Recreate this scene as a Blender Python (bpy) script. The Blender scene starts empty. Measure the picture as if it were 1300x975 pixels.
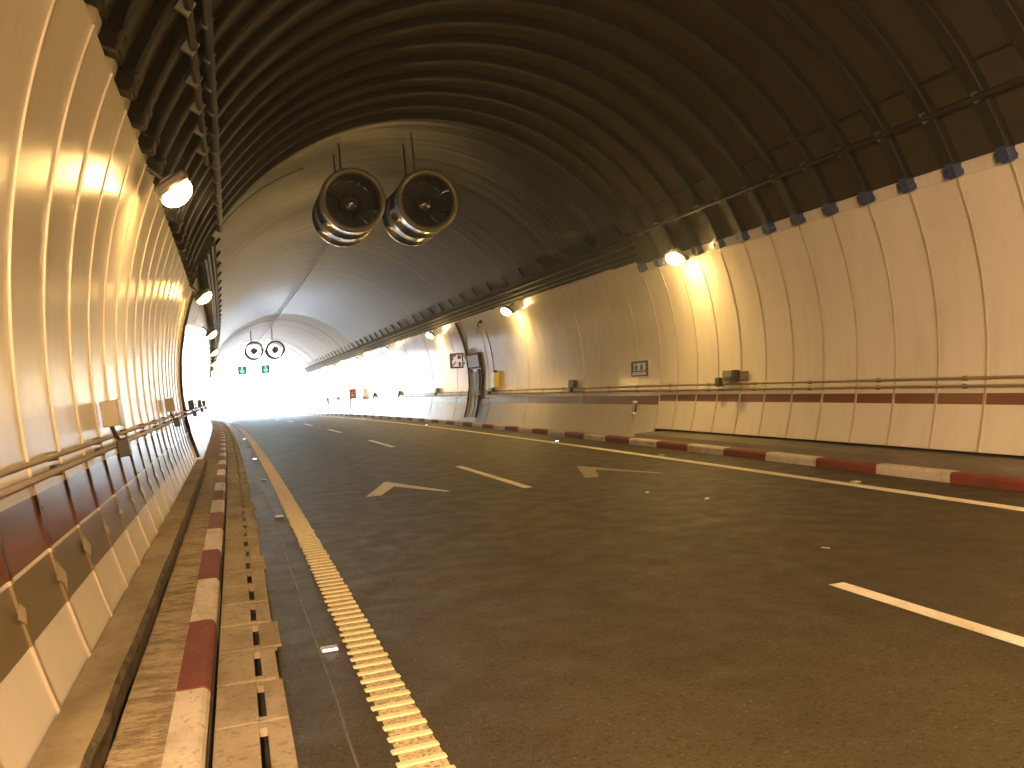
import bpy, math, random
from mathutils import Vector
random.seed(7)
S = bpy.context.scene
COL = S.collection
rad = math.radians

# ------------------------------------------------------------------ camera, world, sun, exposure
YAW, PITCH, ROLL, EYE = 0.32425, -0.00581, -0.05732, 1.6636
fw = Vector((math.sin(YAW)*math.cos(PITCH), math.cos(YAW)*math.cos(PITCH), math.sin(PITCH)))
rt = Vector((math.cos(YAW), -math.sin(YAW), 0)); up = rt.cross(fw)
r2 = rt*math.cos(ROLL) + up*math.sin(ROLL); u2 = -rt*math.sin(ROLL) + up*math.cos(ROLL)
cam_d = bpy.data.cameras.new('camera'); cam = bpy.data.objects.new('camera', cam_d); COL.objects.link(cam)
from mathutils import Matrix
M = Matrix((r2, u2, -fw)).transposed().to_4x4(); M.translation = Vector((0, 0, EYE)); cam.matrix_world = M
cam_d.sensor_width = 36; cam_d.lens = 36*1050/1300; cam_d.clip_start = 0.05; cam_d.clip_end = 6000
S.camera = cam

SUN_EL, SUN_AZ = rad(48), rad(35)
W = bpy.data.worlds.new('World'); S.world = W; W.use_nodes = True
nt = W.node_tree; nt.nodes.clear()
sky = nt.nodes.new('ShaderNodeTexSky'); sky.sky_type = 'NISHITA'; sky.sun_disc = False
sky.sun_elevation = SUN_EL; sky.sun_rotation = SUN_AZ; sky.dust_density = 0.4; sky.ozone_density = 3.0
bg = nt.nodes.new('ShaderNodeBackground'); bg.inputs[1].default_value = 0.15
ow = nt.nodes.new('ShaderNodeOutputWorld'); nt.links.new(sky.outputs[0], bg.inputs[0]); nt.links.new(bg.outputs[0], ow.inputs[0])
sun_d = bpy.data.lights.new('sun', 'SUN'); sun_d.energy = 3.5; sun_d.angle = rad(0.5); sun_d.color = (1, .97, .92)
sun = bpy.data.objects.new('sun', sun_d); COL.objects.link(sun)
sd = Vector((math.sin(SUN_AZ)*math.cos(SUN_EL), math.cos(SUN_AZ)*math.cos(SUN_EL), math.sin(SUN_EL)))
sun.rotation_euler = sd.to_track_quat('Z', 'Y').to_euler(); sun.location = (40, 160, 60)
S.view_settings.view_transform = 'Standard'; S.view_settings.look = 'None'
S.view_settings.gamma = 1; S.view_settings.use_curve_mapping = False
S.view_settings.exposure = 4.5
HAZE = 0.003                   # thin haze added to give the exit and lamps a glow
LAMP = 15.0                     # radiance of the sodium lamp glass
S.cycles.max_bounces = 10; S.cycles.diffuse_bounces = 6; S.cycles.glossy_bounces = 6
S.cycles.use_denoising = True; S.cycles.caustics_reflective = True; S.cycles.blur_glossy = 0.5
S.cycles.sample_clamp_indirect = 8.0

# ------------------------------------------------------------------ the line of the tunnel (a crest and a slight left curve)
K, Y1 = 0.000531, 5.735
C0, CL, CG = 8.15, 60.6, 0.01506
XC, ZC, RW = 4.47, 2.05, 5.58
YEND, YBACK = 92.0, -40.0
def zr(y):
    t = max(0.0, y-C0)
    return -CG*t*t/(2*CL) if t < CL else -CG*CL/2 - CG*(t-CL)
def bend(p):
    x, y, z = p
    return Vector((x - K*max(0.0, y-Y1)**2/2, y, z + zr(y)))
def th(z, r=RW):        # angle on the wall at height z
    return math.asin(max(-1, min(1, (z-ZC)/r)))
def wall(side, r, a):   # point of the ring; a measured up from the horizontal on that side
    return (XC + side*r*math.cos(a), ZC + r*math.sin(a))

# ------------------------------------------------------------------ materials
def mat(name, base, rough=.5, metal=0.0, spec=.5, noise=None, bump=None, emis=None, rnoise=0.0, coat=0.0):
    """noise = list of (scale, amount, dark colour, stretch)"""
    m = bpy.data.materials.new(name); m.use_nodes = True
    n = m.node_tree.nodes; l = m.node_tree.links; b = n['Principled BSDF']
    b.inputs['Base Color'].default_value = (*base, 1); b.inputs['Roughness'].default_value = rough
    b.inputs['Metallic'].default_value = metal; b.inputs['Specular IOR Level'].default_value = spec
    b.inputs['Coat Weight'].default_value = coat; b.inputs['Coat Roughness'].default_value = .08
    geo = n.new('ShaderNodeNewGeometry')
    def nz(scale, stretch, detail=5):
        mp = n.new('ShaderNodeMapping'); mp.inputs['Scale'].default_value = stretch
        l.new(geo.outputs['Position'], mp.inputs[0])
        t = n.new('ShaderNodeTexNoise'); t.inputs['Scale'].default_value = scale; t.inputs['Detail'].default_value = detail
        t.inputs['Roughness'].default_value = .62
        l.new(mp.outputs[0], t.inputs[0]); return t
    prev = None
    for (scale, amt, col, stretch, lo, hi) in (noise or []):
        t = nz(scale, stretch); cr = n.new('ShaderNodeMapRange'); cr.inputs[1].default_value = lo; cr.inputs[2].default_value = hi
        cr.inputs[4].default_value = amt; l.new(t.outputs[0], cr.inputs[0])
        mx = n.new('ShaderNodeMix'); mx.data_type = 'RGBA'
        if prev is None: mx.inputs[6].default_value = (*base, 1)
        else: l.new(prev, mx.inputs[6])
        mx.inputs[7].default_value = (*col, 1); l.new(cr.outputs[0], mx.inputs[0]); prev = mx.outputs[2]
    if prev is not None: l.new(prev, b.inputs['Base Color'])
    if rnoise:
        t = nz(3.0, (1, 1, 1)); cr = n.new('ShaderNodeMapRange'); cr.inputs[1].default_value = .3; cr.inputs[2].default_value = .7
        cr.inputs[3].default_value = max(.03, rough-rnoise); cr.inputs[4].default_value = rough+rnoise
        l.new(t.outputs[0], cr.inputs[0]); l.new(cr.outputs[0], b.inputs['Roughness'])
    if bump:
        scale, dist, stretch = bump
        t = nz(scale, stretch, 4); bp = n.new('ShaderNodeBump'); bp.inputs['Distance'].default_value = dist
        bp.inputs['Strength'].default_value = 1.0
        l.new(t.outputs[0], bp.inputs['Height']); l.new(bp.outputs[0], b.inputs['Normal'])
    if emis:
        b.inputs['Emission Color'].default_value = (*emis[0], 1); b.inputs['Emission Strength'].default_value = emis[1]
    return m
U1 = (1, 1, 1)
m_panel = mat('cream_enamel', (.78, .745, .70), .15, noise=[(1.3, .35, (.66, .61, .55), (1, 1, .4), .45, .75), (9, .45, (.47, .40, .31), (1, 1, .16), .54, .82), (2.2, .3, (.60, .52, .42), (1, 1, .5), .5, .7)], bump=(1.1, .0016, (1, .5, .5)), rnoise=.04)
m_panel_near = mat('cream_enamel_near', (.75, .71, .66), .27, spec=.13, noise=[(.5, .3, (.66, .61, .55), (1, 1, .5), .4, .7), (5, .3, (.52, .45, .36), (1, 1, .10), .5, .8), (1.1, .35, (.58, .52, .44), (1, 1, .35), .52, .72)])
m_band = mat('brown_enamel', (.20, .085, .05), .24, spec=.3, noise=[(3, .25, (.15, .06, .04), (1, .4, .4), .45, .8)])
m_taupeband = mat('taupe_tone', (.19, .145, .085), .28, spec=.25, noise=[(4, .4, (.16, .12, .075), (1, .5, 1), .4, .7)])  # taupe band across the lower left panels and their joint strips
m_bandstrip = mat('dark_brown_strip', (.07, .026, .016), .4, spec=.2)
m_palemark = mat('pale_mark_tone', (.50, .42, .31), .28, spec=.25)  # pale kite-shaped patches over the joints in the taupe band
m_strip = mat('joint_metal', (.58, .50, .40), .36, metal=.4, noise=[(9, .5, (.30, .22, .14), (1, 1, .3), .45, .75)])
m_sheet = mat('painted_sheet', (.047, .037, .026), .62, spec=.25, noise=[(2.2, .6, (.04, .032, .022), (1, .5, .5), .4, .7)], bump=(8, .004, U1))
m_rib = mat('rib_paint', (.016, .0145, .012), .55, spec=.25, noise=[(6, .4, (.03, .025, .018), U1, .5, .8)])
m_blue = mat('blue_plastic', (.035, .06, .17), .42, noise=[(20, .4, (.02, .03, .06), U1, .4, .7)])
m_vault = mat('vault_concrete', (.018, .017, .025), .31, spec=.05, noise=[(.8, .7, (.011, .010, .012), (.12, 2.6, .12), .42, .66), (.35, .35, (.016, .015, .019), (.5, 1.6, .5), .4, .7), (1.5, .3, (.042, .041, .052), (.3, 3, .3), .55, .8)], bump=(.8, .04, (.06, 1.5, .06)))
m_exitglow = mat('exit_glow_white', (.66, .67, .70), .5, noise=[(.6, .4, (.5, .5, .53), U1, .4, .7)])  # paler lining colour carries the daylight glow near the exit
m_shell = mat('rough_concrete', (.12, .11, .10), .9)
m_grey = mat('grey_galvanised', (.16, .15, .14), .45, metal=.5, noise=[(10, .5, (.08, .07, .06), U1, .45, .7)])
m_dark = mat('dark_steel', (.014, .013, .012), .8, spec=.1, noise=[(12, .4, (.03, .026, .02), U1, .5, .8)])
m_pipe = mat('pipe_paint', (.30, .24, .16), .45, metal=.1, noise=[(9, .6, (.25, .17, .1), U1, .45, .75)])
m_pipe_dark = mat('dark_pipe_paint', (.030, .024, .016), .6, spec=.25)
m_asphalt = mat('asphalt', (.058, .045, .022), .56, spec=.28, noise=[(42, 1.0, (.22, .17, .11), U1, .60, .70), (34, .95, (.010, .008, .005), U1, .53, .64), (.4, .2, (.036, .028, .016), (1, .8, 1), .45, .7)], bump=(60, .012, U1), rnoise=.12)
def worn_road(m):
    n = m.node_tree.nodes; l = m.node_tree.links; b = n['Principled BSDF']; src = b.inputs['Base Color'].links[0].from_socket
    tc = n.new('ShaderNodeNewGeometry'); sx = n.new('ShaderNodeSeparateXYZ'); l.new(tc.outputs['Position'], sx.inputs[0])
    cr = n.new('ShaderNodeValToRGB'); l.new(sx.outputs['X'], cr.inputs[0])
    mp = n.new('ShaderNodeMapRange'); mp.inputs[2].default_value = 9.0; l.new(sx.outputs['X'], mp.inputs[0]); l.new(mp.outputs[0], cr.inputs[0])
    e = cr.color_ramp.elements; e[0].position = 0; e[0].color = (.8, .8, .8, 1); e[1].position = 1; e[1].color = (.82, .82, .82, 1)
    for x, v in ((.9, .95), (1.65, 1.1), (2.5, .9), (3.3, 1.1), (4.15, .88), (5.1, 1.1), (5.95, .9), (6.85, 1.1), (7.6, .92)):
        q = e.new(x/9); q.color = (v, v, v, 1)
    nz = n.new('ShaderNodeTexNoise'); nz.inputs['Scale'].default_value = .8; nz.inputs['Detail'].default_value = 6; l.new(tc.outputs['Position'], nz.inputs[0])
    r2_ = n.new('ShaderNodeMapRange'); r2_.inputs[1].default_value = .3; r2_.inputs[2].default_value = .7; r2_.inputs[3].default_value = .95; r2_.inputs[4].default_value = 1.05; l.new(nz.outputs[0], r2_.inputs[0])
    m1 = n.new('ShaderNodeMix'); m1.data_type = 'RGBA'; m1.blend_type = 'MULTIPLY'; m1.inputs[0].default_value = 1; l.new(src, m1.inputs[6]); l.new(cr.outputs[0], m1.inputs[7])
    m2 = n.new('ShaderNodeMix'); m2.data_type = 'RGBA'; m2.blend_type = 'MULTIPLY'; m2.inputs[0].default_value = 1; l.new(m1.outputs[2], m2.inputs[6]); l.new(r2_.outputs[0], m2.inputs[7])
    l.new(m2.outputs[2], b.inputs['Base Color'])
worn_road(m_asphalt)
m_slab = mat('slab_concrete', (.38, .32, .23), .8, spec=.3, noise=[(2.2, .75, (.20, .155, .09), (1, .6, 1), .42, .66), (24, .75, (.13, .10, .06), U1, .52, .72)], bump=(30, .006, U1))
m_walk = mat('walkway_concrete', (.42, .34, .22), .82, spec=.3, noise=[(5, .8, (.17, .12, .065), (1, 2.2, 1), .45, .62), (22, .6, (.13, .09, .05), (1, 2.6, 1), .5, .68)], bump=(14, .03, U1))
m_walk2 = mat('grimy_walkway', (.17, .145, .115), .85, noise=[(3, .7, (.075, .062, .05), (1, .5, 1), .4, .7), (30, .5, (.26, .22, .17), U1, .55, .75)], bump=(20, .012, U1))
m_ledge = mat('ledge_concrete', (.30, .245, .155), .8, spec=.3, noise=[(2.2, .8, (.15, .11, .06), (1, .6, 1), .44, .66), (18, .5, (.12, .09, .06), U1, .55, .78)], bump=(22, .012, U1))
m_grime = mat('stained_concrete', (.13, .10, .065), .85, spec=.3, noise=[(7, .85, (.04, .03, .02), (1, .8, 2), .44, .62), (30, .6, (.26, .2, .12), U1, .58, .75)], bump=(18, .03, U1))
m_red = mat('kerb_red', (.19, .046, .029), .7, spec=.3, noise=[(5, .7, (.12, .032, .02), (1, .5, 1), .45, .68), (26, .7, (.22, .13, .08), (1, .6, 1), .58, .74)], bump=(26, .006, U1))
m_white = mat('kerb_white', (.60, .54, .46), .65, noise=[(5, .8, (.38, .31, .22), (1, .5, 1), .45, .68), (26, .8, (.20, .15, .10), (1, .6, 1), .56, .7)], bump=(26, .006, U1))
m_paint = mat('road_paint', (.80, .76, .68), .55, noise=[(40, .8, (.20, .17, .13), U1, .58, .72), (4, .6, (.40, .34, .25), (1, .4, 1), .45, .7)])
m_yel = mat('yellow_line_paint', (.58, .49, .29), .55, noise=[(50, .95, (.10, .085, .06), U1, .48, .62), (3, .6, (.30, .24, .14), U1, .45, .75)])
m_yel2 = mat('yellow_bar_paint', (.74, .66, .44), .5, noise=[(40, .6, (.34, .27, .17), U1, .55, .75)])
m_faded = mat('faded_road_paint', (.34, .30, .23), .6, noise=[(50, .8, (.10, .09, .075), U1, .48, .66)])
m_seal = mat('seal', (.13, .12, .10), .6, noise=[(4, .9, (.06, .055, .05), U1, .45, .6)])
m_steel = mat('fan_steel', (.42, .38, .33), .20, metal=1.0, noise=[(3, .5, (.22, .19, .16), (1, 1, 1), .4, .75)], rnoise=.08)
m_fanin = mat('fan_inside', (.16, .16, .17), .16, metal=.9)
m_blade = mat('fan_blade', (.12, .12, .125), .2, metal=.6)
m_ringp = mat('fan_lip_paint', (.20, .18, .14), .4, metal=.5)
m_box = mat('box_plastic', (.50, .45, .34), .4, noise=[(8, .5, (.3, .24, .16), U1, .45, .75)])
m_boxd = mat('box_dark', (.05, .045, .04), .45)
m_boxg = mat('green_cover', (.22, .24, .09), .4)
m_yellow = mat('yellow_cabinet', (.80, .62, .07), .35, coat=.4)
m_signw = mat('sign_white', (.72, .70, .66), .35)
m_signk = mat('sign_black', (.02, .02, .02), .45)
m_signr = mat('sign_red', (.52, .03, .02), .4)
m_lit = mat('lit_sign_face', (.30, .31, .36), .35, emis=((.75, .88, 1.0), .006))
m_litw = mat('lit_white_face', (.75, .72, .70), .35, emis=((1, .92, .85), .025))
m_green = mat('green_signal', (.1, .4, .25), .4, emis=((.12, .9, .6), .10))
m_door = mat('door_paint', (.34, .27, .15), .45, noise=[(4, .4, (.22, .16, .09), U1, .45, .7)])
m_taupe = mat('taupe_board', (.20, .14, .10), .5)
m_lens = mat('sodium_glass', (.9, .6, .2), .2, emis=((1.0, .62, .19), LAMP))
m_lens2 = mat('warm_white_glass', (.9, .8, .6), .2, emis=((1.0, .58, .15), 15.0))
m_lens4 = mat('boosted_fill_glass', (.9, .8, .6), .2, emis=((1.0, .62, .31), 160.0))  # unseen lamps of the row, strength raised to fill the right wall
m_lens3 = mat('amber_glass', (.9, .7, .4), .2, emis=((1.0, .60, .20), LAMP*.32))
m_stud = mat('stud_shell', (.62, .6, .55), .3, metal=.3)
m_studlit = mat('stud_light', (.9, .9, .9), .2, emis=((.95, .93, 1.0), .35))
m_ground = mat('dry_ground', (.36, .35, .32), .95, noise=[(.2, .7, (.10, .13, .07), U1, .5, .75), (2, .4, (.26, .24, .2), U1, .45, .7)])
m_paper = mat('paper', (.7, .66, .56), .7)

# ------------------------------------------------------------------ mesh builder
class MB:
    def __init__(s): s.v = []; s.f = []; s.m = []; s.s = []
    def face(s, idx, mi=0, smooth=False): s.f.append(idx); s.m.append(mi); s.s.append(smooth)
    def grid(s, pts, mi=0, smooth=True, mis=None):   # pts[i][j]
        n0 = len(s.v); a = len(pts); b = len(pts[0])
        for row in pts: s.v.extend(row)
        for i in range(a-1):
            for j in range(b-1):
                k = n0+i*b+j
                s.face((k, k+1, k+b+1, k+b), (mis[j] if mis else mi), smooth)
    def quad(s, a, b, c, d, mi=0):
        n = len(s.v); s.v += [a, b, c, d]; s.face((n, n+1, n+2, n+3), mi)
    def poly(s, pts, mi=0):
        n = len(s.v); s.v += list(pts); s.face(tuple(range(n, n+len(pts))), mi)
    def box(s, x0, x1, y0, y1, z0, z1, mi=0, ch=0.0):
        c = Vector(((x0+x1)/2, (y0+y1)/2, (z0+z1)/2)); s.obox(c, (1, 0, 0), (0, 1, 0), (0, 0, 1), (x1-x0)/2, (y1-y0)/2, (z1-z0)/2, mi, ch)
    def obox(s, c, ux, uy, uz, hx, hy, hz, mi=0, ch=0.0):   # oriented box with chamfered edges
        c = Vector(c); ux = Vector(ux).normalized(); uy = Vector(uy).normalized(); uz = Vector(uz).normalized()
        ch = min(ch, hx*.9, hy*.9, hz*.9)
        P = lambda x, y, z: c+ux*x+uy*y+uz*z
        n = len(s.v)
        if ch <= 0:
            for z in (-hz, hz):
                for x, y in ((-hx, -hy), (hx, -hy), (hx, hy), (-hx, hy)): s.v.append(P(x, y, z))
            for q in ((3, 2, 1, 0), (4, 5, 6, 7), (0, 1, 5, 4), (1, 2, 6, 5), (2, 3, 7, 6), (3, 0, 4, 7)): s.face(tuple(n+i for i in q), mi)
            return
        idx = {}
        for sx in (-1, 1):
            for sy in (-1, 1):
                for sz in (-1, 1):
                    for ax in range(3):
                        p = [sx*(hx-ch), sy*(hy-ch), sz*(hz-ch)]
                        p[ax] = (sx*hx, sy*hy, sz*hz)[ax]
                        idx[(sx, sy, sz, ax)] = len(s.v); s.v.append(P(*p))
        for ax in range(3):
            o = [a for a in range(3) if a != ax]
            for sg in (-1, 1):
                q = []
                for a, b in ((-1, -1), (1, -1), (1, 1), (-1, 1)):
                    k = [0, 0, 0]; k[ax] = sg; k[o[0]] = a; k[o[1]] = b; q.append(idx[(*k, ax)])
                s.face(tuple(q), mi)
        for ax in range(3):
            o = [a for a in range(3) if a != ax]
            for a in (-1, 1):
                for b in (-1, 1):
                    q = []
                    for sg, w in ((-1, 0), (1, 0), (1, 1), (-1, 1)):
                        k = [0, 0, 0]; k[ax] = sg; k[o[0]] = a; k[o[1]] = b; q.append(idx[(*k, o[w])])
                    s.face(tuple(q), mi)
        for sx in (-1, 1):
            for sy in (-1, 1):
                for sz in (-1, 1): s.face(tuple(idx[(sx, sy, sz, a)] for a in range(3)), mi)
    def tube(s, path, r, n=8, mi=0, cap=True):
        path = [Vector(p) for p in path]; rows = []
        for i, p in enumerate(path):
            t = (path[min(i+1, len(path)-1)]-path[max(i-1, 0)]).normalized()
            a = t.cross(Vector((0, 0, 1)))
            if a.length < .1: a = t.cross(Vector((0, 1, 0)))
            a.normalize(); b = t.cross(a)
            rr = r[i] if isinstance(r, (list, tuple)) else r
            rows.append([p+a*rr*math.cos(2*math.pi*k/n)+b*rr*math.sin(2*math.pi*k/n) for k in range(n+1)])
        s.grid(rows, mi)
        if cap:
            for row in (rows[0], rows[-1]): s.poly(row[:-1], mi)
    def lathe(s, prof, c, n=40, mi=0, axis='Y', mis=None):  # prof: (radius, along)
        rows = []
        for k in range(n+1):
            a = 2*math.pi*k/n
            if axis == 'Y': rows.append([Vector((c[0]+r*math.cos(a), c[1]+h, c[2]+r*math.sin(a))) for r, h in prof])
            elif axis == 'Z': rows.append([Vector((c[0]+r*math.cos(a), c[1]+r*math.sin(a), c[2]+h)) for r, h in prof])
            else: rows.append([Vector((c[0]+h, c[1]+r*math.cos(a), c[2]+r*math.sin(a))) for r, h in prof])
        s.grid(rows, mi, True, mis)
    def arc_strip(s, side, y0, y1, ro, ri, zs, ny=1, mi=0, mis=None, jit=(0, 0, 0, 0), ends=True, angles=None):
        """curved slab on the ring: inner face ri, outer face ro, between the given heights (or angles)"""
        ang = angles or [th(z) for z in zs]
        ys = [y0+(y1-y0)*i/ny for i in range(ny+1)]
        def P(r, a, y, k=0.0): x, z = wall(side, r+k, a); return Vector((x, y, z))
        def J(i, j):
            u = i/ny; w = j/(len(ang)-1)
            return jit[0]*(1-u)*(1-w)+jit[1]*u*(1-w)+jit[2]*(1-u)*w+jit[3]*u*w
        inner = [[P(ri, a, y, J(i, j)) for j, a in enumerate(ang)] for i, y in enumerate(ys)]
        outer = [[P(ro, a, y) for a in ang] for y in ys]
        s.grid(inner, mi, True, mis)
        if ends:
            s.grid(outer, mi, True)
            for i in (0, -1): s.grid([inner[i], outer[i]], mi, False, mis)
            for j in (0, -1): s.grid([[r[j] for r in inner], [r[j] for r in outer]], mi, False)
    def build(s, name, mats, parent=None, base=None, bent=True, smooth=None):
        me = bpy.data.meshes.new(name); o = bpy.data.objects.new(name, me)
        vs = [bend(p) if bent else Vector(p) for p in s.v]
        b = (Vector(parent['_b']) if parent is not None else (bend(base) if base is not None else sum(vs, Vector())/max(1, len(vs))))
        if parent is None and base is None: b.z = min(v.z for v in vs)
        me.from_pydata([v-b for v in vs], [], s.f)
        for m_ in (mats if isinstance(mats, (list, tuple)) else [mats]): me.materials.append(m_)
        me.polygons.foreach_set('material_index', s.m); me.polygons.foreach_set('use_smooth', s.s)
        me.update(); COL.objects.link(o)
        if parent is not None: o.parent = parent
        else: o.location = b
        o['_b'] = tuple(b)
        return o
def thing(name, label, cat, base, group=None):
    o = bpy.data.objects.new(name, None); COL.objects.link(o); b = bend(base); o.location = b; o['_b'] = tuple(b)
    o.empty_display_size = .2
    return tag(o, label, cat, group)
def tag(o, label, cat, group=None):
    o['label'] = label; o['category'] = cat
    if group: o['group'] = group
    return o
def struct(o, kind='structure'): o['kind'] = kind; return o
def ys(y0, y1, step):
    n = max(1, math.ceil((y1-y0)/step)); return [y0+(y1-y0)*i/n for i in range(n+1)]
def sheet(mb, xs_z, y0, y1, step, mi=0):    # section (x, z) swept along the tunnel
    mb.grid([[Vector((x, y, z)) for x, z in xs_z] for y in ys(y0, y1, step)], mi, False)

# ------------------------------------------------------------------ ground, road, walkways
g = MB(); rows = []
for y in [-44, -42, -20, 0, 20, 40, 60, 80, 93, 100, 110, 120, 135, 150, 165, 180, 200, 230, 260, 300]:
    row = []
    for x in (-130, -90, -60, -35, -20, -10, -4, 4.5, 13, 19, 29, 44, 69, 99, 139):
        d = abs(x-4.5); z = -.45 + max(0, d-10)*.42
        row.append(Vector((x, y, min(z, 40)+random.uniform(-.3, .3)*(d > 12))))
    rows.append(row)
g.grid(rows); struct(g.build('ground', m_ground))
mb = MB(); sheet(mb, [(.17, 0), (2.4, 0), (4.2, 0), (6.4, 0), (8.72, 0)], YBACK, 260, 2.0); struct(mb.build('road', m_asphalt))
mb = MB(); sheet(mb, [(-.375, .115), (-.61, .12)], YBACK, YEND, 1.0); sheet(mb, [(-.61, .12), (-1.3, .125)], 19.6, YEND, 1.0)
struct(mb.build('walkway', m_walk))
mb = MB(); sheet(mb, [(8.86, .06), (8.9, .02), (9.3, .015), (10.1, .015)], YBACK, YEND, 1.0)
struct(mb.build('walkway', m_walk2))
mb = MB(); sheet(mb, [(8.86, .118), (8.90, .135), (8.98, .14), (9.03, .215), (9.5, .222), (10.2, .225)], YBACK, 17.75, 1.0)
for a, b in (((9.03, .215), (10.2, .225)),):
    mb.quad(Vector((8.98, 17.75, .0)), Vector((9.03, 17.75, .215)), Vector((10.2, 17.75, .225)), Vector((10.2, 17.75, 0)))
mb.quad(Vector((8.86, 17.75, .118)), Vector((8.98, 17.75, .14)), Vector((8.98, 17.75, 0)), Vector((8.86, 17.75, 0)))
tag(mb.build('raised_walkway', m_walk2), 'grimy raised strip of walkway at the foot of the near right wall', 'walkway')
# ledge at the foot of the left wall
mb = MB(); secs = []
yl = ys(-6, 19.6, .4)
for y in yl:
    j = random.uniform(-.012, .012); k = random.uniform(-.008, .008)
    secs.append([Vector((-.615+j, y, .118)), Vector((-.60+j, y, .26+k)), Vector((-.625+j*.5, y, .295+k)), Vector((-.70, y, .30)), Vector((-.815, y, .30))])
mb.grid(secs, 0, False, [1, 1, 0, 0])
mb.poly([Vector((-.615, 19.6, .118)), Vector((-.60, 19.6, .26)), Vector((-.625, 19.6, .295)), Vector((-.815, 19.6, .30)), Vector((-.815, 19.6, .118))])
tag(mb.build('concrete_ledge', [m_ledge, m_grime]), 'rough low concrete ledge along the foot of the near left wall', 'ledge')

# drainage channel with slotted slabs
ch = thing('drainage_channel', 'slotted concrete drainage channel between the left kerb and the asphalt', 'drain', (0, 0, 0))
mb = MB(); sheet(mb, [(-.2, .10), (-.2, -.07), (-.0, -.07), (0, -.16), (.09, -.16), (.09, -.07), (.178, -.07), (.178, .004)], YBACK, YEND, 2.0); mb.build('channel_bed', m_signk, ch)
def slab(mb, y0, y1):
    h = .012+random.uniform(-.006, .006); dx = random.uniform(-.008, .008); xr = .165+random.choice((0, .0, .012, .03))+random.uniform(-.012, .012)
    s0, s1 = .022+dx, .062+dx; a, b = y0+.06, y1-.10
    mb.box(-.185, s0, y0, y1-.028, -.025, h+.004, 0, .003)
    mb.box(s1, xr, y0+random.uniform(0, .02), y1-.028, -.025, h, 0, .003)
    mb.box(s0, s1, y0, a, -.025, h+.001); mb.box(s0, s1, b, y1-.028, -.025, h+.001)
P = .635; y = 1.2
for i in range(100):
    mb = MB(); slab(mb, y, y+P); mb.build('channel_slab', m_slab, ch); y += P
mb = MB()
while y < YEND-1: slab(mb, y, y+P); y += P
struct(mb.build('channel_slab', m_slab, ch), 'stuff')

# kerbs
def kerb(side, label, x0, x1, pitch, y0, first_red, n):
    k = thing('painted_kerb', label, 'kerb', ((x0+x1)/2, 0, 0), 'red and white painted kerbs'); y = y0; red = first_red
    for i in range(n):
        mb = MB(); a = random.uniform(-.004, .004); zt = .14+random.uniform(-.004, .004); rows = []
        for yy in (y+.005, y+pitch*.5, y+pitch-.005):
            f, b = (x1, x0) if side < 0 else (x0, x1); d = .012 if side < 0 else -.012
            s_ = [(f+d, -.03), (f+d*.4, zt-.035), (f-d*.8, zt-.012), (f-d*2.4, zt), (b, zt), (b, .05)]
            rows.append([Vector((xx+a, yy, zz)) for xx, zz in s_])
        mb.grid(rows, 0, False)
        for r_ in (rows[0], rows[-1]): mb.poly(r_)
        mb.build('kerb_block', m_red if red else m_white, k); y += pitch; red = not red
    return k
kerb(-1, 'red and white painted kerb beside the drainage channel on the left', -.375, -.212, 1.375, 4.67-1.375*6, True, 71)
kerb(1, 'red and white painted kerb along the right edge of the road', 8.70, 8.86, 1.30, 8.35-1.30*4, False, 68)

# road markings -------------------------------------------------
mb = MB()
sheet(mb, [(.605, .004), (.80, .004)], -6, YEND, 1.0, 0)
yb = 1.4
while yb < 62:
    j = random.uniform(-.012, .012)
    mb.obox((.695+j*.5, yb, .007), (1, .05, 0), (-.05, 1, 0), (0, 0, 1), .112+random.uniform(-.006, .006), .024, .006, 1, .005); yb += .138
tag(mb.build('rumble_line', [m_yel, m_yel2]), 'yellow edge line with raised ribs beside the left kerb', 'road marking')
mb = MB(); sheet(mb, [(7.62, .004), (7.81, .004)], -6, YEND, 1.0)
tag(mb.build('edge_line', m_paint), 'plain white edge line along the right kerb', 'road marking')
for i in range(8):
    y = 1.0+10.87*i; mb = MB(); sheet(mb, [(4.10, .004), (4.24, .004)], y, y+4.1, 1.0)
    nm = ['nearest white lane dash, cut by the right edge of the photo', 'white lane dash between the two chevrons', 'second white lane dash past the chevrons'] + ['small white lane dash far along the road, number %s past the chevrons' % w for w in ('three', 'four', 'five', 'six', 'seven', 'eight')]
    if i == 2: nm[2] = 'first white lane dash beyond the two chevrons'
    if i > 2: lab = '%s white lane dash beyond the two chevrons, small in the distance' % ('', '', '', 'second', 'third', 'fourth', 'fifth', 'sixth', 'seventh')[i]
    else: lab = nm[i]
    tag(mb.build('lane_dash', m_paint), lab, 'road marking', 'dashes between the two lanes')
def chevron(cx, ya, m_, lab):
    mb = MB(); L = [(-.62, -1.75), (-.38, -1.75), (0, -.78), (.55, -2.05), (.64, -2.05), (.02, .0), (-.02, 0)]
    pts = [Vector((cx+x, ya+y, .004)) for x, y in L]
    mb.poly([pts[0], pts[1], pts[2], pts[5], pts[6]]); mb.poly([pts[2], pts[3], pts[4], pts[5]])
    tag(mb.build('road_chevron', m_), lab, 'road marking', 'chevrons painted in the lanes')
chevron(2.44, 14.42, m_paint, 'bright white chevron in the left lane')
chevron(5.92, 14.05, m_faded, 'worn grey chevron in the right lane')
mb = MB(); pts = []; x = .40
for y in ys(1.0, 24, .5):
    x += random.uniform(-.012, .012); x += (.41-x)*.2; pts.append((x, y))
mb.grid([[Vector((x-.006, y, .003)), Vector((x+.006, y, .003))] for x, y in pts]); struct(mb.build('road_seam', m_seal))
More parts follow.
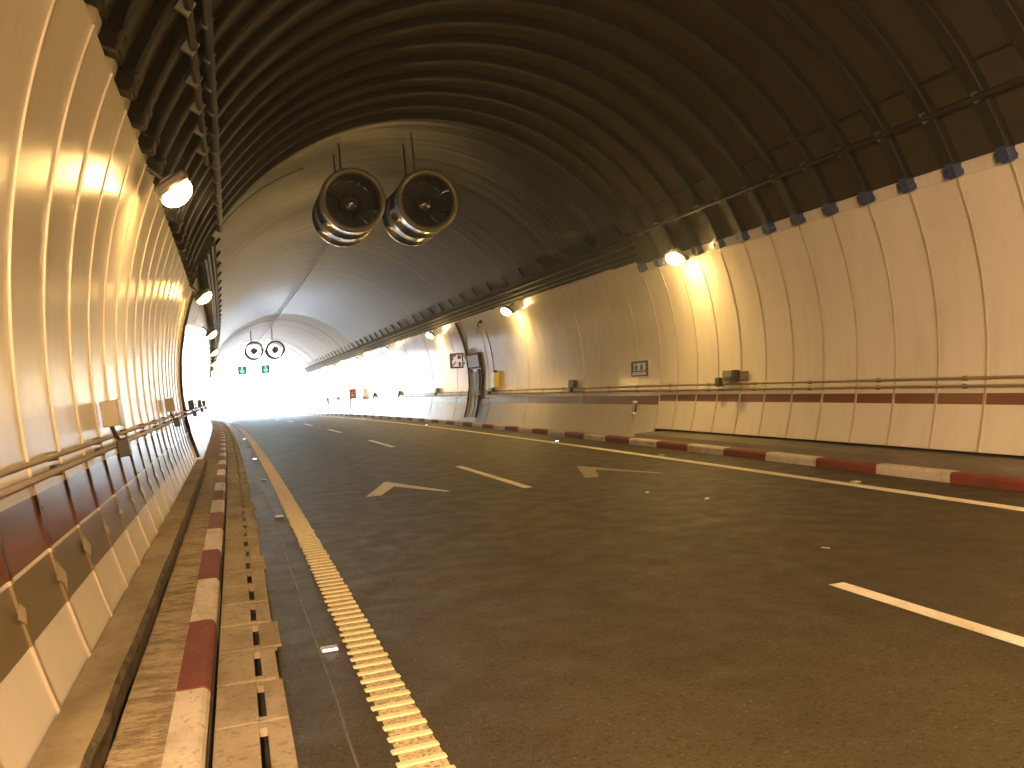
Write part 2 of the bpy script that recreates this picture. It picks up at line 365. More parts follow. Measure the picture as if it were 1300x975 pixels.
def stud(x, y, lit, lab, grp):
    o = thing('road_stud', lab, 'road stud', (x, y, 0), grp)
    mb = MB(); mb.obox((x, y, .010), (1, 0, 0), (0, 1, 0), (0, 0, 1), .055, .05, .010, 0, .008); mb.build('stud_body', m_stud, o)
    mb = MB(); mb.obox((x, y-.043, .015), (1, 0, 0), (0, 1, .7), (0, -.7, 1), .045, .006, .007, 0, .002); mb.build('stud_lens', m_studlit if lit else m_signw, o)
for i, (y, lit) in enumerate([(5.4, 1), (11.5, 0), (16.6, 0), (22.4, 1), (28.2, 0), (34, 1)]):
    lab = ['glowing road stud nearest the camera beside the ribbed yellow line', 'dull road stud second along the ribbed yellow line', 'dull road stud third along the ribbed yellow line', 'glowing road stud fourth along the ribbed yellow line', 'dull road stud fifth along the ribbed yellow line', 'glowing road stud farthest along the ribbed yellow line'][i]
    stud(.485, y, lit, lab, 'road studs by the yellow line')
for i, (y, lit) in enumerate([(9.15, 0), (14.5, 0), (20.0, 1), (34.6, 1), (50.5, 1), (65, 1)]):
    lab = ['dull road stud nearest the camera beside the white right edge line', 'dull road stud second along the white right edge line', 'glowing road stud nearest the camera beside the white right edge line', 'second glowing road stud along the white right edge line', 'third glowing road stud along the white right edge line', 'farthest glowing road stud along the white right edge line'][i]
    stud(7.90, y, lit, lab, 'road studs by the white edge line')

# ------------------------------------------------------------------ tunnel shell, linings
tun = thing('road_tunnel', 'long arched road tunnel with dark ribbed lining near and smooth grey concrete vault farther on', 'tunnel', (XC, 0, 0))
mb = MB(); A = [rad(a) for a in range(-40, 221, 10)]
mb.grid([[Vector((XC+6.1*math.cos(a), y, ZC+6.1*math.sin(a))) for a in A] for y in ys(YBACK, YEND, 5)]); 
mb.quad(*[Vector((XC+sx*6.0, YBACK, z)) for sx, z in ((-1, -1.5), (1, -1.5), (1, 8.2), (-1, 8.2))])
mb.build('shell', m_shell, tun)
mb = MB(); A = [rad(a) for a in [23.4+(156.6-23.4)*i/48 for i in range(49)]]
mb.grid([[Vector((XC+5.63*math.cos(a), y, ZC+5.63*math.sin(a))) for a in A] for y in ys(YBACK, 18.12, 1.5)]); mb.build('sheet_lining', m_sheet, tun)
mb = MB()
for s_ in (1, -1):
    mb.arc_strip(s_, YBACK, 18.1, 5.75, 5.655, None, ny=20, angles=[rad(20.6), rad(22), rad(24)], ends=False)
mb.build('wall_strip', m_panel, tun)
RIBP = .83
for i in range(25):
    yc = 18.0-RIBP*i; mb = MB(); A = [rad(23.6+(156.4-23.6)*k/56) for k in range(57)]
    w = .095
    sec = [(5.63, -w), (5.52, -w), (5.505, -w+.02), (5.505, w-.02), (5.52, w), (5.63, w)]
    rows = [[Vector((XC+r*math.cos(a), yc+h, ZC+r*math.sin(a))) for r, h in sec] for a in A]
    mb.grid(rows, 0, False); rib = mb.build('rib', m_rib, tun)
    for s_ in (1, -1):
        mb = MB()
        for (a0, a1, rr, ww) in ((21.7, 24.0, 5.50, .065), (22.0, 22.5, 5.485, .078), (23.2, 23.7, 5.485, .078)):
            mb.arc_strip(s_, yc-ww, yc+ww, 5.65, rr, None, angles=[rad(a0), rad((a0+a1)/2), rad(a1)])
        mb.arc_strip(s_, yc+.085, yc+.13, 5.65, 5.50, None, angles=[rad(22.0), rad(23.4)])
        mb.build('rib_foot', m_blue if s_ > 0 else m_pipe_dark, rib)
y = 18.13; i = 0
while y < YEND:
    y2 = min(y+4.3, YEND); mb = MB(); r = 5.58+random.uniform(-.006, .006); tl = random.uniform(-.022, .022)
    A = [rad(24.5+(155.5-24.5)*k/56) for k in range(57)]
    mb.grid([[Vector((XC+(r+b)*math.cos(a), yy, ZC+(r+b)*math.sin(a))) for a in A] for yy, b in ((y+.02, -tl), ((y+y2)/2, 0), (y2-.02, tl))])
    mb.build('vault_ring', m_vault if y < 61 else m_exitglow, tun); y = y2
# portal face outside
mb = MB(); A = [rad(a) for a in range(-24, 205, 6)]
mb.grid([[Vector((XC+r*math.cos(a), YEND+d, ZC+r*math.sin(a))) for a in A] for r, d in ((5.62, .01), (5.62, .4), (7.2, .4), (7.2, .01))], 0, False)
mb.build('portal_frame', m_exitglow, tun)

# ------------------------------------------------------------------ wall cladding
def cladding(side, y0, y1, pitch, ztop, lab, band, far=False):
    o = thing('wall_cladding', lab, 'wall', (XC+side*5.3, y0, .2), 'tunnel wall cladding')
    zb = .275 if not far else .01
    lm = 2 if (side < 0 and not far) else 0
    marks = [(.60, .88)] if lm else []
    cuts = sorted({zb, ztop, band[0], band[1], *[q for m_ in marks for q in m_]}); zs = [cuts[0]]
    for c0, c1 in zip(cuts, cuts[1:]):
        k = max(1, round((c1-c0)/.13)); zs += [c0+(c1-c0)*(i+1)/k for i in range(k)]
    mis = []
    for c0, c1 in zip(zs, zs[1:]):
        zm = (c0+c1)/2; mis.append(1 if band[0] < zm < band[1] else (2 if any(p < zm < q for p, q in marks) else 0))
    n = round((y1-y0)/pitch); p = (y1-y0)/n
    for i in range(n):
        a = y0+i*p; b = a+p; mb = MB(); jt = tuple(random.uniform(-.003, .003) for _ in range(4))
        if far: jt = tuple(q*.6 for q in jt)
        mb.arc_strip(side, a+.003, b-.003, RW+.03, RW, zs, 1, 0, mis, jt)
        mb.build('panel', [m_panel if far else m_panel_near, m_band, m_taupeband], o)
    nj = range(n+1)
    for i in nj:
        a = y0+i*p; w, d = (.019, .013)
        if far:
            if i % 4: continue
            w, d = (.014, .010)
        mb = MB(); mb.arc_strip(side, a-w, a+w, RW+.01, RW-d, zs[:], 1, 0, mis if lm else None)
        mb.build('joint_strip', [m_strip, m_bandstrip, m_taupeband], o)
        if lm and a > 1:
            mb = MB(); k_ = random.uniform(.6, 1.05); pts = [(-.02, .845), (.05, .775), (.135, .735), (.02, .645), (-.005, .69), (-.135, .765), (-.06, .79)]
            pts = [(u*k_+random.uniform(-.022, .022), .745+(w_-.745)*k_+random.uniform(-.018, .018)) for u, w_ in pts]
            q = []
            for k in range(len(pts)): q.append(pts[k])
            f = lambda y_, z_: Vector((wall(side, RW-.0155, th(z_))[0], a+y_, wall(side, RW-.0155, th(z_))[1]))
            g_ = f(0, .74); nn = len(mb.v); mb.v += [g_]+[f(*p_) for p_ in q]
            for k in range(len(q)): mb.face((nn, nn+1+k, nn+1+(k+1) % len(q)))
            mb.build('pale_patch', m_palemark, o)
    return o
cladding(1, 18.15-.843*26, 18.15, .843, 4.09, 'near right wall of cream panels with narrow metal joints, beside the camera', (.93, 1.09))
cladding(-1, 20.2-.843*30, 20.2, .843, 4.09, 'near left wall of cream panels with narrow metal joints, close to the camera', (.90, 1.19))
cladding(1, 18.16, YEND, 1.18, 4.40, 'far right wall of smooth glossy cream panels running to the daylight', (.84, 1.06), True)
cladding(-1, 20.22, YEND, 1.18, 4.40, 'far left wall of smooth glossy cream panels running to the daylight', (.84, 1.06), True)
for s_, lab in ((1, 'plain rear stretch of right tunnel wall behind the camera'), (-1, 'plain rear stretch of left tunnel wall behind the camera')):
    y1 = 18.15-.843*26 if s_ > 0 else 20.2-.843*30
    mb = MB(); mb.arc_strip(s_, YBACK, y1-.01, RW+.03, RW, [.27, .6, 1, 1.5, 2, 2.5, 3, 3.5, 4.09], 12); tag(mb.build('wall_panelling', m_panel), lab, 'wall')
# dark joint cover across the wall
def arch_pipe(side, y, r, z0, z1, rr, name, lab, m_):
    mb = MB(); mb.tube([Vector((*[wall(side, r, th(z0)+(th(z1)-th(z0))*i/14)[0]], y, wall(side, r, th(z0)+(th(z1)-th(z0))*i/14)[1])) for i in range(15)], rr, 8)
    tag(mb.build(name, m_), lab, 'pipe')
arch_pipe(-1, 20.2, 5.54, .3, 4.1, .035, 'joint_pipe', 'dark curved joint cover where the near left panels end', m_dark)
arch_pipe(1, 34.85, 5.53, .2, 4.35, .055, 'joint_pipe', 'dark curved pipe up the right wall beside the emergency door', m_dark)

# ------------------------------------------------------------------ conduits along the walls
def conduit(side, z, off, r, y0, y1, lab, m_, name='conduit', brk=1.686, grp='pipes along the walls'):
    a = th(z); x, zz = wall(side, RW-off, a)
    o = thing(name, lab, 'pipe', (x, y0, zz), grp)
    mb = MB(); mb.tube([Vector((x, y, zz)) for y in ys(y0, y1, 2.0)], r, 8); mb.build('pipe', m_, o)
    y = y0+.4; n = 0
    while y < min(y1, 60) and n < 60:
        mb = MB(); xw, zw = wall(side, RW+.005, a); ux = Vector((math.cos(a)*side, 0, math.sin(a)))
        mb.obox(((x+xw)/2, y, (zz+zw)/2), ux, (0, 1, 0), Vector((-math.sin(a)*side, 0, math.cos(a))), off/2+.01, .022, r+.012, 0, .004)
        mb.build('pipe_clip', m_grey, o); y += brk; n += 1
conduit(-1, 1.36, .05, .016, -5, YEND-2, 'thin upper pipe along the left wall', m_pipe)
conduit(-1, 1.275, .06, .021, -5, YEND-2, 'thicker lower pipe along the left wall', m_pipe)
conduit(1, 1.30, .06, .022, -3, YEND-2, 'upper pipe along the right wall above the brown band', m_pipe)
conduit(1, 1.185, .06, .022, -3, YEND-2, 'lower pipe along the right wall just above the brown band', m_pipe)
# ceiling pipes of the near section
def ceil_pipe(side, a, rr, r, y0, y1, lab, m_):
    x, z = XC+side*rr*math.cos(rad(a)), ZC+rr*math.sin(rad(a))
    o = thing('ceiling_pipe', lab, 'pipe', (x, y0, z), 'pipes hung from the ceiling ribs')
    mb = MB(); mb.tube([Vector((x, y, z)) for y in ys(y0, y1, 2.0)], r, 8); mb.build('pipe', m_, o)
    for i in range(25):
        yc = 18.0-RIBP*i
        if yc < y0 or yc > y1: continue
        mb = MB(); ux = Vector((math.cos(rad(a))*side, 0, math.sin(rad(a)))); uz = Vector((-math.sin(rad(a))*side, 0, math.cos(rad(a))))
        mb.obox(Vector((x, yc, z))+ux*.03, ux, (0, 1, 0), uz, .06, .02, .07, 0, .004); mb.build('pipe_clip', m_grey, o)
ceil_pipe(1, 31.5, 5.44, .045, -3, 18, 'thick dark pipe crossing the ceiling ribs above the right wall', m_rib)
ceil_pipe(1, 36.0, 5.57, .018, -3, 18, 'thin dark conduit behind the ribs above the right wall', m_rib)
ceil_pipe(-1, 31.0, 5.42, .035, -3, 12, 'thin pipe crossing the ceiling ribs above the left wall', m_pipe_dark)
ceil_pipe(-1, 34.0, 5.44, .05, -3, 18, 'thick dark pipe crossing the ceiling ribs above the left wall', m_rib)

# cable trays above the far panels
def tray(side, y0, y1, lab):
    o = thing('cable_tray', lab, 'cable tray', (XC+side*5, y0, 4.5), 'cable trays above the walls')
    mb = MB(); mb.arc_strip(side, y0, y1, 5.52, 5.40, None, ny=40, angles=[rad(25.2), rad(27.5), rad(29.5), rad(31.2)]); mb.build('tray', m_dark, o)
    y = y0+.6; n = 0
    while y < y1 and n < 60:
        mb = MB(); mb.arc_strip(side, y-.02, y+.02, 5.60, 5.53, None, angles=[rad(31.3), rad(33), rad(35.4)]); mb.build('tray_hanger', m_dark, o); y += 1.75; n += 1
    mb = MB()
    for a in (26.2, 27.6, 29.4):
        x, z = XC+side*5.375*math.cos(rad(a)), ZC+5.375*math.sin(rad(a)); mb.tube([Vector((x, yy, z+random.uniform(-.006, .006))) for yy in ys(y0, y1, 2.0)], .022, 6)
    mb.build('cable', m_signk, o)
tray(1, 17.6, YEND-2, 'dark cable tray above the right wall running to the daylight')
tray(-1, 17.6, YEND-2, 'dark cable tray above the left wall running to the daylight')
mb = MB(); mb.tube([Vector((XC-.35, y, 7.50)) for y in ys(25, YEND-4, 2.0)], .035, 6)
tag(mb.build('ceiling_cable', m_signk), 'black cable along the crown of the vault beyond the big fans', 'cable')
mb = MB(); mb.tube([Vector((XC-5.50*math.cos(rad(a)), 18.6+(a-40)*.06, ZC+5.50*math.sin(rad(a)))) for a in range(36, 64, 2)], .02, 6)  # thin pale tube along the pale line on the vault
tag(mb.build('ceiling_tube', m_pipe), 'thin pale tube curving up the vault on the left behind the last rib', 'conduit')

# ------------------------------------------------------------------ sodium lamps
def lamp(side, y, lab, m_l=None):
    z = 4.27 if side > 0 else 3.98; a = th(z); x, zz = wall(side, 5.30, a)
    o = thing('wall_lamp', lab, 'lamp', (x, y, zz), 'sodium lamps above the walls')
    ux = Vector((math.cos(a)*side, 0, math.sin(a))); n = (Vector((-side*.72, 0, -.95))).normalized()   # lens faces down and in
    t = Vector((0, 1, 0)); b = n.cross(t).normalized(); c = Vector((x, y, zz))
    mb = MB(); mb.obox(c+n*.03, t, b, n, .285, .185, .055, 0, .03); mb.obox(c-n*.05, t, b, n, .10, .08, .03, 0, .01); h = mb.build('lamp_housing', m_grey, o)
    mb = MB(); rows = []
    for i in range(9):
        f = math.pi/2*i/8; rows.append([c+t*.27*math.cos(f)*math.cos(q)+b*.175*math.cos(f)*math.sin(q)+n*(.088+.12*math.sin(f)) for q in [2*math.pi*k/24 for k in range(25)]])
    mb.grid(rows, 0, True); mb.build('lamp_glass', m_l or m_lens, o)
    mb = MB()
    mb.tube([c-n*.02, c+ux*.14+Vector((0, 0, .07)), c+ux*.29+Vector((0, 0, .12))], .022, 8)
    mb.build('lamp_bracket', m_grey, o)
rl = [4.4, 15.9, 27.4, 38.6, 49.5, 60.5, 71.5, 82.5]
ordn = ['first', 'second', 'third', 'fourth', 'fifth', 'sixth', 'seventh', 'eighth', 'ninth', 'tenth', 'eleventh', 'twelfth']
for i, y in enumerate(rl):
    lab = 'glowing sodium lamp on the right wall just outside the frame' if i == 0 else '%s glowing sodium lamp in view above the right wall, counting from the camera' % ordn[i-1]
    lamp(1, y, lab, m_lens2 if i == 0 else None)
ll = [-1.5, 9.3, 18.9, 29.6, 40.5, 51.5, 62.5, 73.5, 84.5]
for i, y in enumerate(ll):
    lab = 'glowing sodium lamp on the left wall beside the camera, outside the frame' if i == 0 else '%s glowing sodium lamp in view above the left wall, counting from the camera' % ordn[i-1]
    lamp(-1, y, lab, m_lens4 if i == 0 else m_lens3)
lamp(1, -6.8, 'glowing sodium lamp on the right wall behind the camera', m_lens2); lamp(-1, -12.5, 'glowing sodium lamp on the left wall behind the camera', m_lens4)

# ------------------------------------------------------------------ jet fans
def fan(x, y, z, lab, far=False):
    o = thing('jet_fan', lab, 'fan', (x, y, z), 'jet fans under the vault'); c = (x, y, z)
    mb = MB(); mb.lathe([(.735, 0), (.735, .10), (.70, .16), (.70, .86), (.725, .88), (.725, .96), (.70, .98), (.70, 1.75), (.735, 1.79), (.735, 1.87), (.60, 1.87)], c, 48); mb.build('casing', m_dark if far else m_steel, o)
    mb = MB(); mb.lathe([(.735, 0), (.72, -.03), (.68, -.045), (.63, -.03), (.605, .02), (.60, .06)], c, 48); mb.build('inlet_ring', m_dark if far else m_ringp, o)
    mb = MB(); mb.lathe([(.60, .06), (.60, 1.87)], c, 48); mb.build('inner_duct', m_grey if far else m_fanin, o)
    mb = MB(); mb.lathe([(.001, .24), (.12, .26), (.22, .33), (.27, .48), (.27, 1.5), (.16, 1.62), (.001, 1.65)], c, 28); mb.build('hub', m_fanin, o)
    nb = 5 if far else 10
    for k in range(nb):
        mb = MB(); a = 2*math.pi*(k+.3)/nb; rows = []
        for rr, tw, ch_ in (((.2, 1.45, .07), (.42, 1.45, .05), (.59, 1.45, .04)) if far else ((.24, .8, .16), (.42, .5, .17), (.59, .34, .18))):
            er = Vector((math.cos(a), 0, math.sin(a))); et = Vector((-math.sin(a), 0, math.cos(a))); d = et*math.cos(tw)+Vector((0, 1, 0))*math.sin(tw)
            rows.append([Vector(c)+Vector((0, .72, 0))+er*rr+d*ch_*u for u in (-1, 0, 1)])
        mb.grid(rows); mb.build('blade', m_blade, o)
    for a in (30, 150, 270):
        mb = MB(); er = Vector((math.cos(rad(a)), 0, math.sin(rad(a)))); mb.obox(Vector(c)+er*.41+Vector((0, .45, 0)), er, (0, 1, 0), er.cross(Vector((0, 1, 0))), .195, .07, .012)
        mb.build('support_vane', m_fanin, o)
    for dx in (-.16,):
        for dy in (.5, 1.45):
            mb = MB(); xx = x+dx; zt = ZC+math.sqrt(5.59**2-(xx-XC)**2); mb.tube([Vector((xx, y+dy, z+.70)), Vector((xx+dx*.15, y+dy, zt))], .022, 6)
            mb.build('hanger', m_signk, o)
    for dy in (.5, 1.45): mb = MB(); mb.box(x-.30, x+.30, y+dy-.05, y+dy+.05, z+.64, z+.71, 0, .01); mb.build('saddle', m_signk, o)
fan(2.83, 18.75, 5.91, 'left one of the near pair of big steel jet fans')
fan(4.55, 18.75, 5.93, 'right one of the near pair of big steel jet fans')
fan(2.86, 70.0, 5.66, 'left one of the small distant pair of jet fans', True)
fan(4.52, 70.0, 5.66, 'right one of the small distant pair of jet fans', True)

# ------------------------------------------------------------------ lane signals before the exit
def signal(x, y, z, lab):
    o = thing('lane_signal', lab, 'traffic signal', (x, y, z), 'lane signals before the exit')
    mb = MB(); mb.box(x-.42, x+.42, y, y+.18, z-.42, z+.42, 0, .03); mb.build('signal_case', m_grey, o)
    mb = MB(); P = lambda a, b: Vector((x+a, y-.006, z+b))
    mb.poly([P(-.08, .34), P(.08, .34), P(.08, -.02), P(.28, -.02), P(0, -.36), P(-.28, -.02), P(-.08, -.02)]); mb.build('green_arrow', m_green, o)
    mb = MB(); zt = ZC+math.sqrt(5.58**2-(x-XC)**2); mb.tube([Vector((x, y+.1, z+.4)), Vector((x, y+.1, zt))], .03, 6); mb.build('hanger', m_dark, o)
signal(2.55, 85, 4.75, 'left green lane signal hanging in the glare below the distant fans')
signal(4.75, 85, 4.75, 'right green lane signal hanging in the glare below the distant fans')

# ------------------------------------------------------------------ things on the walls
def frame(side, z):
    a = th(z); n = Vector((-side*math.cos(a), 0, -math.sin(a))); v = Vector((-side*math.sin(a), 0, math.cos(a)))
    return a, n, v
def wp(side, y, z, out):
    a = th(z); x, zz = wall(side, RW-out, a); return Vector((x, y, zz))
T = Vector((0, 1, 0))
def wbox(mb, side, y, z, hy, hz, d, out=0.0, mi=0, ch=.008):
    a, n, v = frame(side, z); mb.obox(wp(side, y, z, out+d/2), T, v, n, hy, hz, d/2, mi, ch)
def junction(side, y, lab, hy=.13, hz=.12, d=.13, z=1.56, m_=None):
    o = thing('junction_box', lab, 'junction box', wp(side, y, z-hz, 0), 'junction boxes along the walls')
    mb = MB(); wbox(mb, side, y, z, hy, hz, d, .03); mb.build('box_body', m_ or m_box, o)
    mb = MB(); wbox(mb, side, y, z, hy+.006, hz+.006, .018, .03+d-.014); mb.build('box_lid', m_ or m_box, o)
    mb = MB(); wbox(mb, side, y-.02, 1.25, .07, .075, .09, .10); mb.build('lower_box', m_boxd, o)
    mb = MB()
    for dy in (-.05, .04): mb.tube([wp(side, y+dy, z-hz, .08), wp(side, y+dy, 1.36, .10), wp(side, y+dy*.3, 1.30, .13)], .012, 6)
    mb.build('cable', m_signk, o)
junction(-1, 7.75, 'beige junction box over the pipes on the near left wall', .13, .11, .14)
junction(-1, 14.9, 'small beige junction box at the far end of the near left panels', .13, .11, .13)
for i, y in enumerate((22.8, 30.5, 38.5)):
    junction(-1, y, ['nearest', 'middle', 'farthest'][i]+' of three dark junction boxes on the white far left wall', .12, .12, .13, 1.5, m_boxd)
o = thing('junction_box', 'greenish junction box with a small dark camera on the near right wall', 'junction box', wp(1, 14.9, 1.3, 0), 'junction boxes along the walls')
mb = MB(); wbox(mb, 1, 15.05, 1.46, .22, .12, .12, .02); mb.build('box_body', m_boxg, o)
mb = MB(); wbox(mb, 1, 14.62, 1.46, .13, .10, .05, .02); mb.build('side_plate', m_taupe, o)
mb = MB(); wbox(mb, 1, 14.80, 1.47, .045, .11, .16, .05); wbox(mb, 1, 14.92, 1.40, .12, .035, .10, .14); mb.build('camera_head', m_boxd, o)
mb = MB(); wbox(mb, 1, 15.42, 1.34, .08, .09, .13, .04); mb.build('lower_box', m_boxd, o)
for i, y in enumerate((23.45, 40.4, 49.4, 57.6, 74.7, 81.0)):
    junction(1, y, '%s small dark junction box along the far right wall, counting from the camera' % ordn[i], .20, .11, .12, 1.44, m_boxd)
# fire safety sign
o = thing('safety_sign', 'square white safety sign with black pictograms on the right wall', 'sign', wp(1, 19.2, 1.55, 0))
mb = MB(); wbox(mb, 1, 19.22, 1.76, .52, .225, .012, .004, 0, .002); mb.build('backing_plate', m_panel, o)
mb = MB(); wbox(mb, 1, 19.25, 1.76, .46, .20, .012, .017, 0, .002); mb.build('sign_plate', m_signk, o)
a_, n_, v_ = frame(1, 1.76); oc = wp(1, 19.25, 1.76, .030)
def SP(u, w, d=0): return oc-T*u+v_*w+n_*d       # u to the right as seen from the road
def pic(mb, pts, d=.0015): mb.poly([SP(u, w, d) for u, w in pts])
def disc(mb, cu, cw, r, d=.0015): pic(mb, [(cu+r*2.2*math.cos(2*math.pi*k/12), cw+r*math.sin(2*math.pi*k/12)) for k in range(12)], d)
mb = MB(); pic(mb, [(-.30, -.05), (.34, -.05), (.34, .145), (-.30, .145)]); pic(mb, [(-.36, -.165), (.36, -.165), (.36, -.085), (-.36, -.085)]); mb.build('white_field', m_signw, o)
mb = MB()
disc(mb, -.16, .115, .020, .003); pic(mb, [(-.24, .085), (-.08, .085), (-.10, -.04), (-.15, -.04), (-.16, .02), (-.17, -.04), (-.22, -.04)], .003)
pic(mb, [(.06, .09), (.20, .09), (.20, -.035), (.06, -.035)], .003); disc(mb, .13, .11, .016, .003)
pic(mb, [(-.30, -.105), (.30, -.105), (.30, -.112), (-.30, -.112)], .003); pic(mb, [(-.30, -.135), (.22, -.135), (.22, -.143), (-.30, -.143)], .003); mb.build('pictogram', m_signk, o)
# guide light
o = thing('guide_light', 'small white and black guide light low on the right wall under the safety sign', 'guide light', wp(1, 19.25, .55, 0))
mb = MB(); wbox(mb, 1, 19.28, .74, .09, .11, .06, .03, 0, .02); mb.build('black_body', m_boxd, o)
mb = MB(); wbox(mb, 1, 19.28, .885, .09, .035, .09, .03, 0, .02); wbox(mb, 1, 19.28, .595, .09, .04, .09, .03, 0, .02); mb.build('white_cap', m_signw, o)
mb = MB(); wbox(mb, 1, 19.26, .74, .035, .09, .02, .09, 0, .008); mb.build('reflector', m_box, o)
# emergency door
o = thing('emergency_door', 'emergency door with lit sign box in the right wall before the glare', 'door', wp(1, 34.1, .2, 0))
def wstrip(y0, y1, z0, z1, ri, name, m_, n=8):
    mb = MB(); zz = [z0+(z1-z0)*i/n for i in range(n+1)]; mb.arc_strip(1, y0, y1, RW-.002, ri, zz); return mb.build(name, m_, o)
wstrip(33.98, 34.62, .22, 2.12, RW-.03, 'door_leaf', m_door)
wstrip(33.45, 33.97, .22, 2.12, RW-.012, 'door_gap_shade', m_boxd)  # dark strip put in for the shade inside the open door
wstrip(34.63, 34.75, .22, 2.25, RW-.06, 'door_frame', m_signw); wstrip(33.34, 33.44, .22, 2.25, RW-.06, 'door_frame', m_dark)
wstrip(33.34, 34.75, 2.13, 2.25, RW-.06, 'door_head', m_dark, 2)
mb = MB(); wbox(mb, 1, 33.85, 2.62, .84, .32, .10, .02, 0, .02); mb.build('sign_box', m_dark, o)
mb = MB(); wbox(mb, 1, 33.85, 2.62, .76, .25, .012, .121, 0, .003); mb.build('sign_face', m_lit, o)
mb = MB(); wbox(mb, 1, 33.85, 2.20, .28, .045, .02, .065, 0, .004); mb.build('door_plate', m_signw, o)
mb = MB(); mb.tube([wp(1, 32.92, 1.0+1.95*i/10, .05) for i in range(11)], .055, 8); mb.build('side_post', m_dark, o)
mb = MB(); wbox(mb, 1, 34.1, 1.1, .02, .06, .05, .03, 0, .006); mb.build('handle', m_steel, o)
mb = MB(); zz = [.03+.87*i/5 for i in range(6)]; mb.arc_strip(1, 31.9, 33.3, RW+.01, RW-.012, zz)
tag(mb.build('wall_board', m_taupe), 'dull brown board at the wall foot beside the emergency door', 'panel')
# projecting SOS sign
o = thing('projecting_sign', 'square white sign with red pictograms projecting from the right wall above the emergency door', 'sign', (9.62, 35.6, 2.4))
x0, x1, yy, z0, z1 = 9.36, 9.96, 35.5, 2.38, 3.05
mb = MB(); mb.box(x0, x1, yy, yy+.12, z0, z1, 0, .015); mb.build('sign_case', m_signk, o)
mb = MB(); mb.quad(*[Vector((x, yy-.004, z)) for x, z in ((x0+.07, z0+.07), (x1-.07, z0+.07), (x1-.07, z1-.07), (x0+.07, z1-.07))]); mb.build('sign_face', m_litw, o)
mb = MB()
def pq(pts): mb.poly([Vector((x0+u*(x1-x0), yy-.009, z0+w*(z1-z0))) for u, w in pts])
pq([(.12, .55), (.24, .55), (.24, .89), (.12, .89)]); pq([(.24, .77), (.44, .77), (.44, .89), (.24, .89)])
pq([(.55, .60), (.78, .60), (.82, .66), (.82, .84), (.55, .84)]); pq([(.66, .84), (.72, .84), (.72, .90), (.66, .90)])
pq([(.12, .12), (.44, .34), (.44, .46), (.12, .24)]); pq([(.60, .14), (.80, .14), (.80, .36), (.74, .42), (.66, .42), (.60, .36)]); mb.build('pictogram', m_signr, o)
mb = MB(); mb.box(x1, 10.02, yy+.03, yy+.09, 2.55, 2.62); mb.box(x1, 9.97, yy+.03, yy+.09, 2.85, 2.92); mb.build('bracket', m_dark, o)
# yellow emergency cabinet and floodlight
o = thing('emergency_cabinet', 'bright yellow emergency telephone cabinet on the right wall', 'cabinet', wp(1, 31.05, 1.35, 0))
mb = MB(); wbox(mb, 1, 31.05, 1.72, .24, .30, .20, .02, 0, .03); mb.build('cabinet_body', m_yellow, o)
mb = MB(); wbox(mb, 1, 31.05, 1.72, .19, .25, .02, .215, 0, .008); mb.build('cabinet_door', m_yellow, o)
mb = MB(); wbox(mb, 1, 31.05, 2.06, .06, .05, .12, .05, 0, .01); mb.build('beacon', m_dark, o)
mb = MB(); wbox(mb, 1, 31.35, 1.33, .16, .07, .16, .06, 0, .01); wbox(mb, 1, 31.72, 1.24, .10, .06, .14, .06, 0, .01); mb.build('lower_box', m_boxd, o)
o = thing('wall_floodlight', 'small unlit floodlight hanging on a cable high on the right wall above the yellow cabinet', 'lamp', wp(1, 31.6, 3.75, 0))
mb = MB(); mb.lathe([(.001, -.16), (.10, -.15), (.12, -.05), (.09, .06), (.03, .12), (.001, .13)], wp(1, 31.6, 3.86, .22), 16, axis='Z'); mb.build('lamp_head', m_box, o)
mb = MB(); mb.tube([wp(1, 31.6, 3.96, .22), wp(1, 31.6, 4.08, .15), wp(1, 31.6, 4.15, .0)], .025, 6); wbox(mb, 1, 31.6, 4.10, .08, .06, .06, .0); mb.build('bracket', m_dark, o)
mb = MB(); mb.tube([wp(1, 31.5, 3.7-1.65*i/8, .015) for i in range(9)], .012, 5); mb.build('cable', m_dark, o)
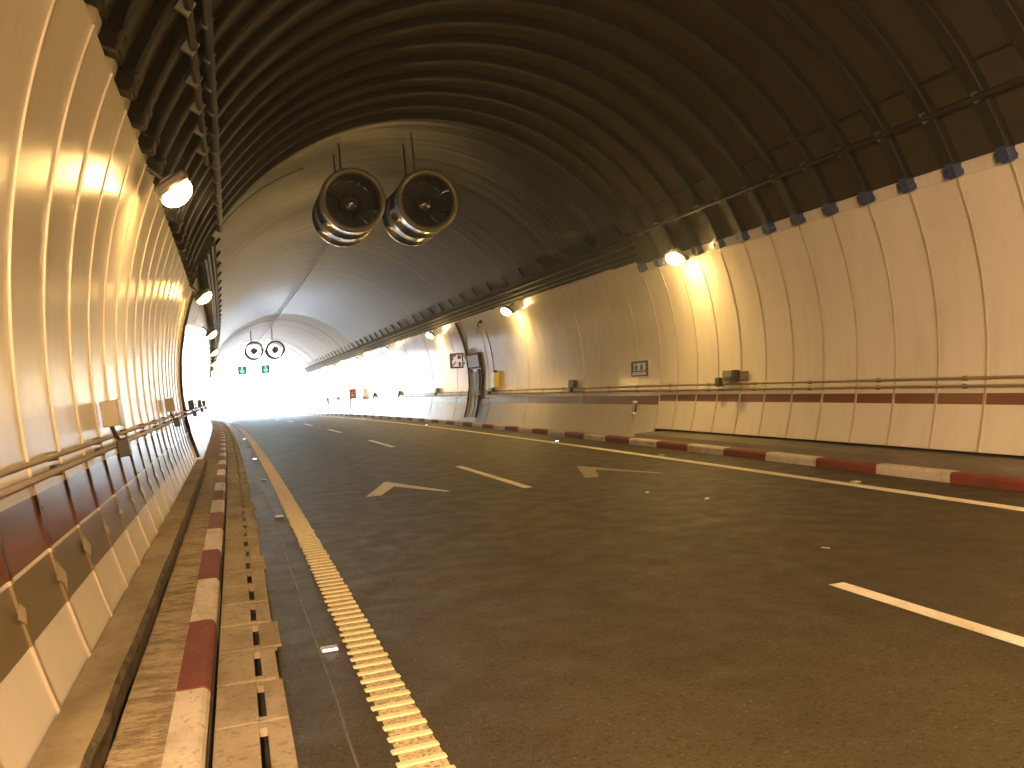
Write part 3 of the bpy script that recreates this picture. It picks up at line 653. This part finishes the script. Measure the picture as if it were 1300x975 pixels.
# red hydrant sign on a leaning post, slim far post
o = thing('red_sign', 'red square sign on a dark post by the far right wall', 'sign', (9.3, 64, .02))
mb = MB(); mb.box(9.25, 9.78, 64, 64.06, 1.25, 2.0, 0, .01); mb.build('sign_plate', m_signr, o)
mb = MB(); mb.quad(*[Vector((x, 63.995, z)) for x, z in ((9.40, 1.42), (9.63, 1.42), (9.63, 1.60), (9.40, 1.60))]); mb.quad(*[Vector((x, 63.993, z)) for x, z in ((9.34, 1.70), (9.69, 1.70), (9.69, 1.78), (9.34, 1.78))]); mb.build('white_mark', m_signw, o)
mb = MB(); mb.tube([Vector((9.22, 64.1, .01)), Vector((9.40, 64.1, 1.9))], .05, 8); mb.build('post', m_dark, o)
o = thing('marker_post', 'slim dark post standing by the far right kerb', 'post', (9.25, 76, .02))
mb = MB(); mb.tube([Vector((9.25, 76, .01)), Vector((9.30, 76, 1.2))], .05, 8); mb.build('post', m_dark, o)
mb = MB(); mb.box(9.2, 9.4, 75.94, 75.98, 1.0, 1.25, 0, .01); mb.build('reflector', m_signw, o)
# scraps on the road
for i, (x, y, lab) in enumerate(((4.9, 6.1, 'small pale scrap of paper on the near asphalt'), (5.62, 9.2, 'thin pale scrap on the asphalt in the right lane'), (5.3, 10.2, 'tiny pale scrap on the asphalt below the worn chevron'))):
    mb = MB(); a = random.uniform(0, 3); ux = Vector((math.cos(a), math.sin(a), .1)); uy = Vector((-math.sin(a), math.cos(a), .15))
    mb.obox((x, y, .008), ux, uy, ux.cross(uy), .035, .018, .003); tag(mb.build('paper_scrap', m_paper), lab, 'litter', 'litter on the road')

mb = MB(); mb.box(-135, 144, -46, 306, -8, 62)
hz = mb.build('haze', m_paper, bent=False); hz['kind'] = 'stuff'
hm = bpy.data.materials.new('haze_air'); hm.use_nodes = True; hn = hm.node_tree.nodes; hn.clear()
pv = hn.new('ShaderNodeVolumePrincipled'); pv.inputs['Density'].default_value = HAZE; pv.inputs['Color'].default_value = (.86, .91, 1, 1); pv.inputs['Anisotropy'].default_value = .75
ho = hn.new('ShaderNodeOutputMaterial'); hm.node_tree.links.new(pv.outputs[0], ho.inputs['Volume']); hz.data.materials.clear(); hz.data.materials.append(hm)
for ob in S.objects:
    if '_b' in ob: del ob['_b']
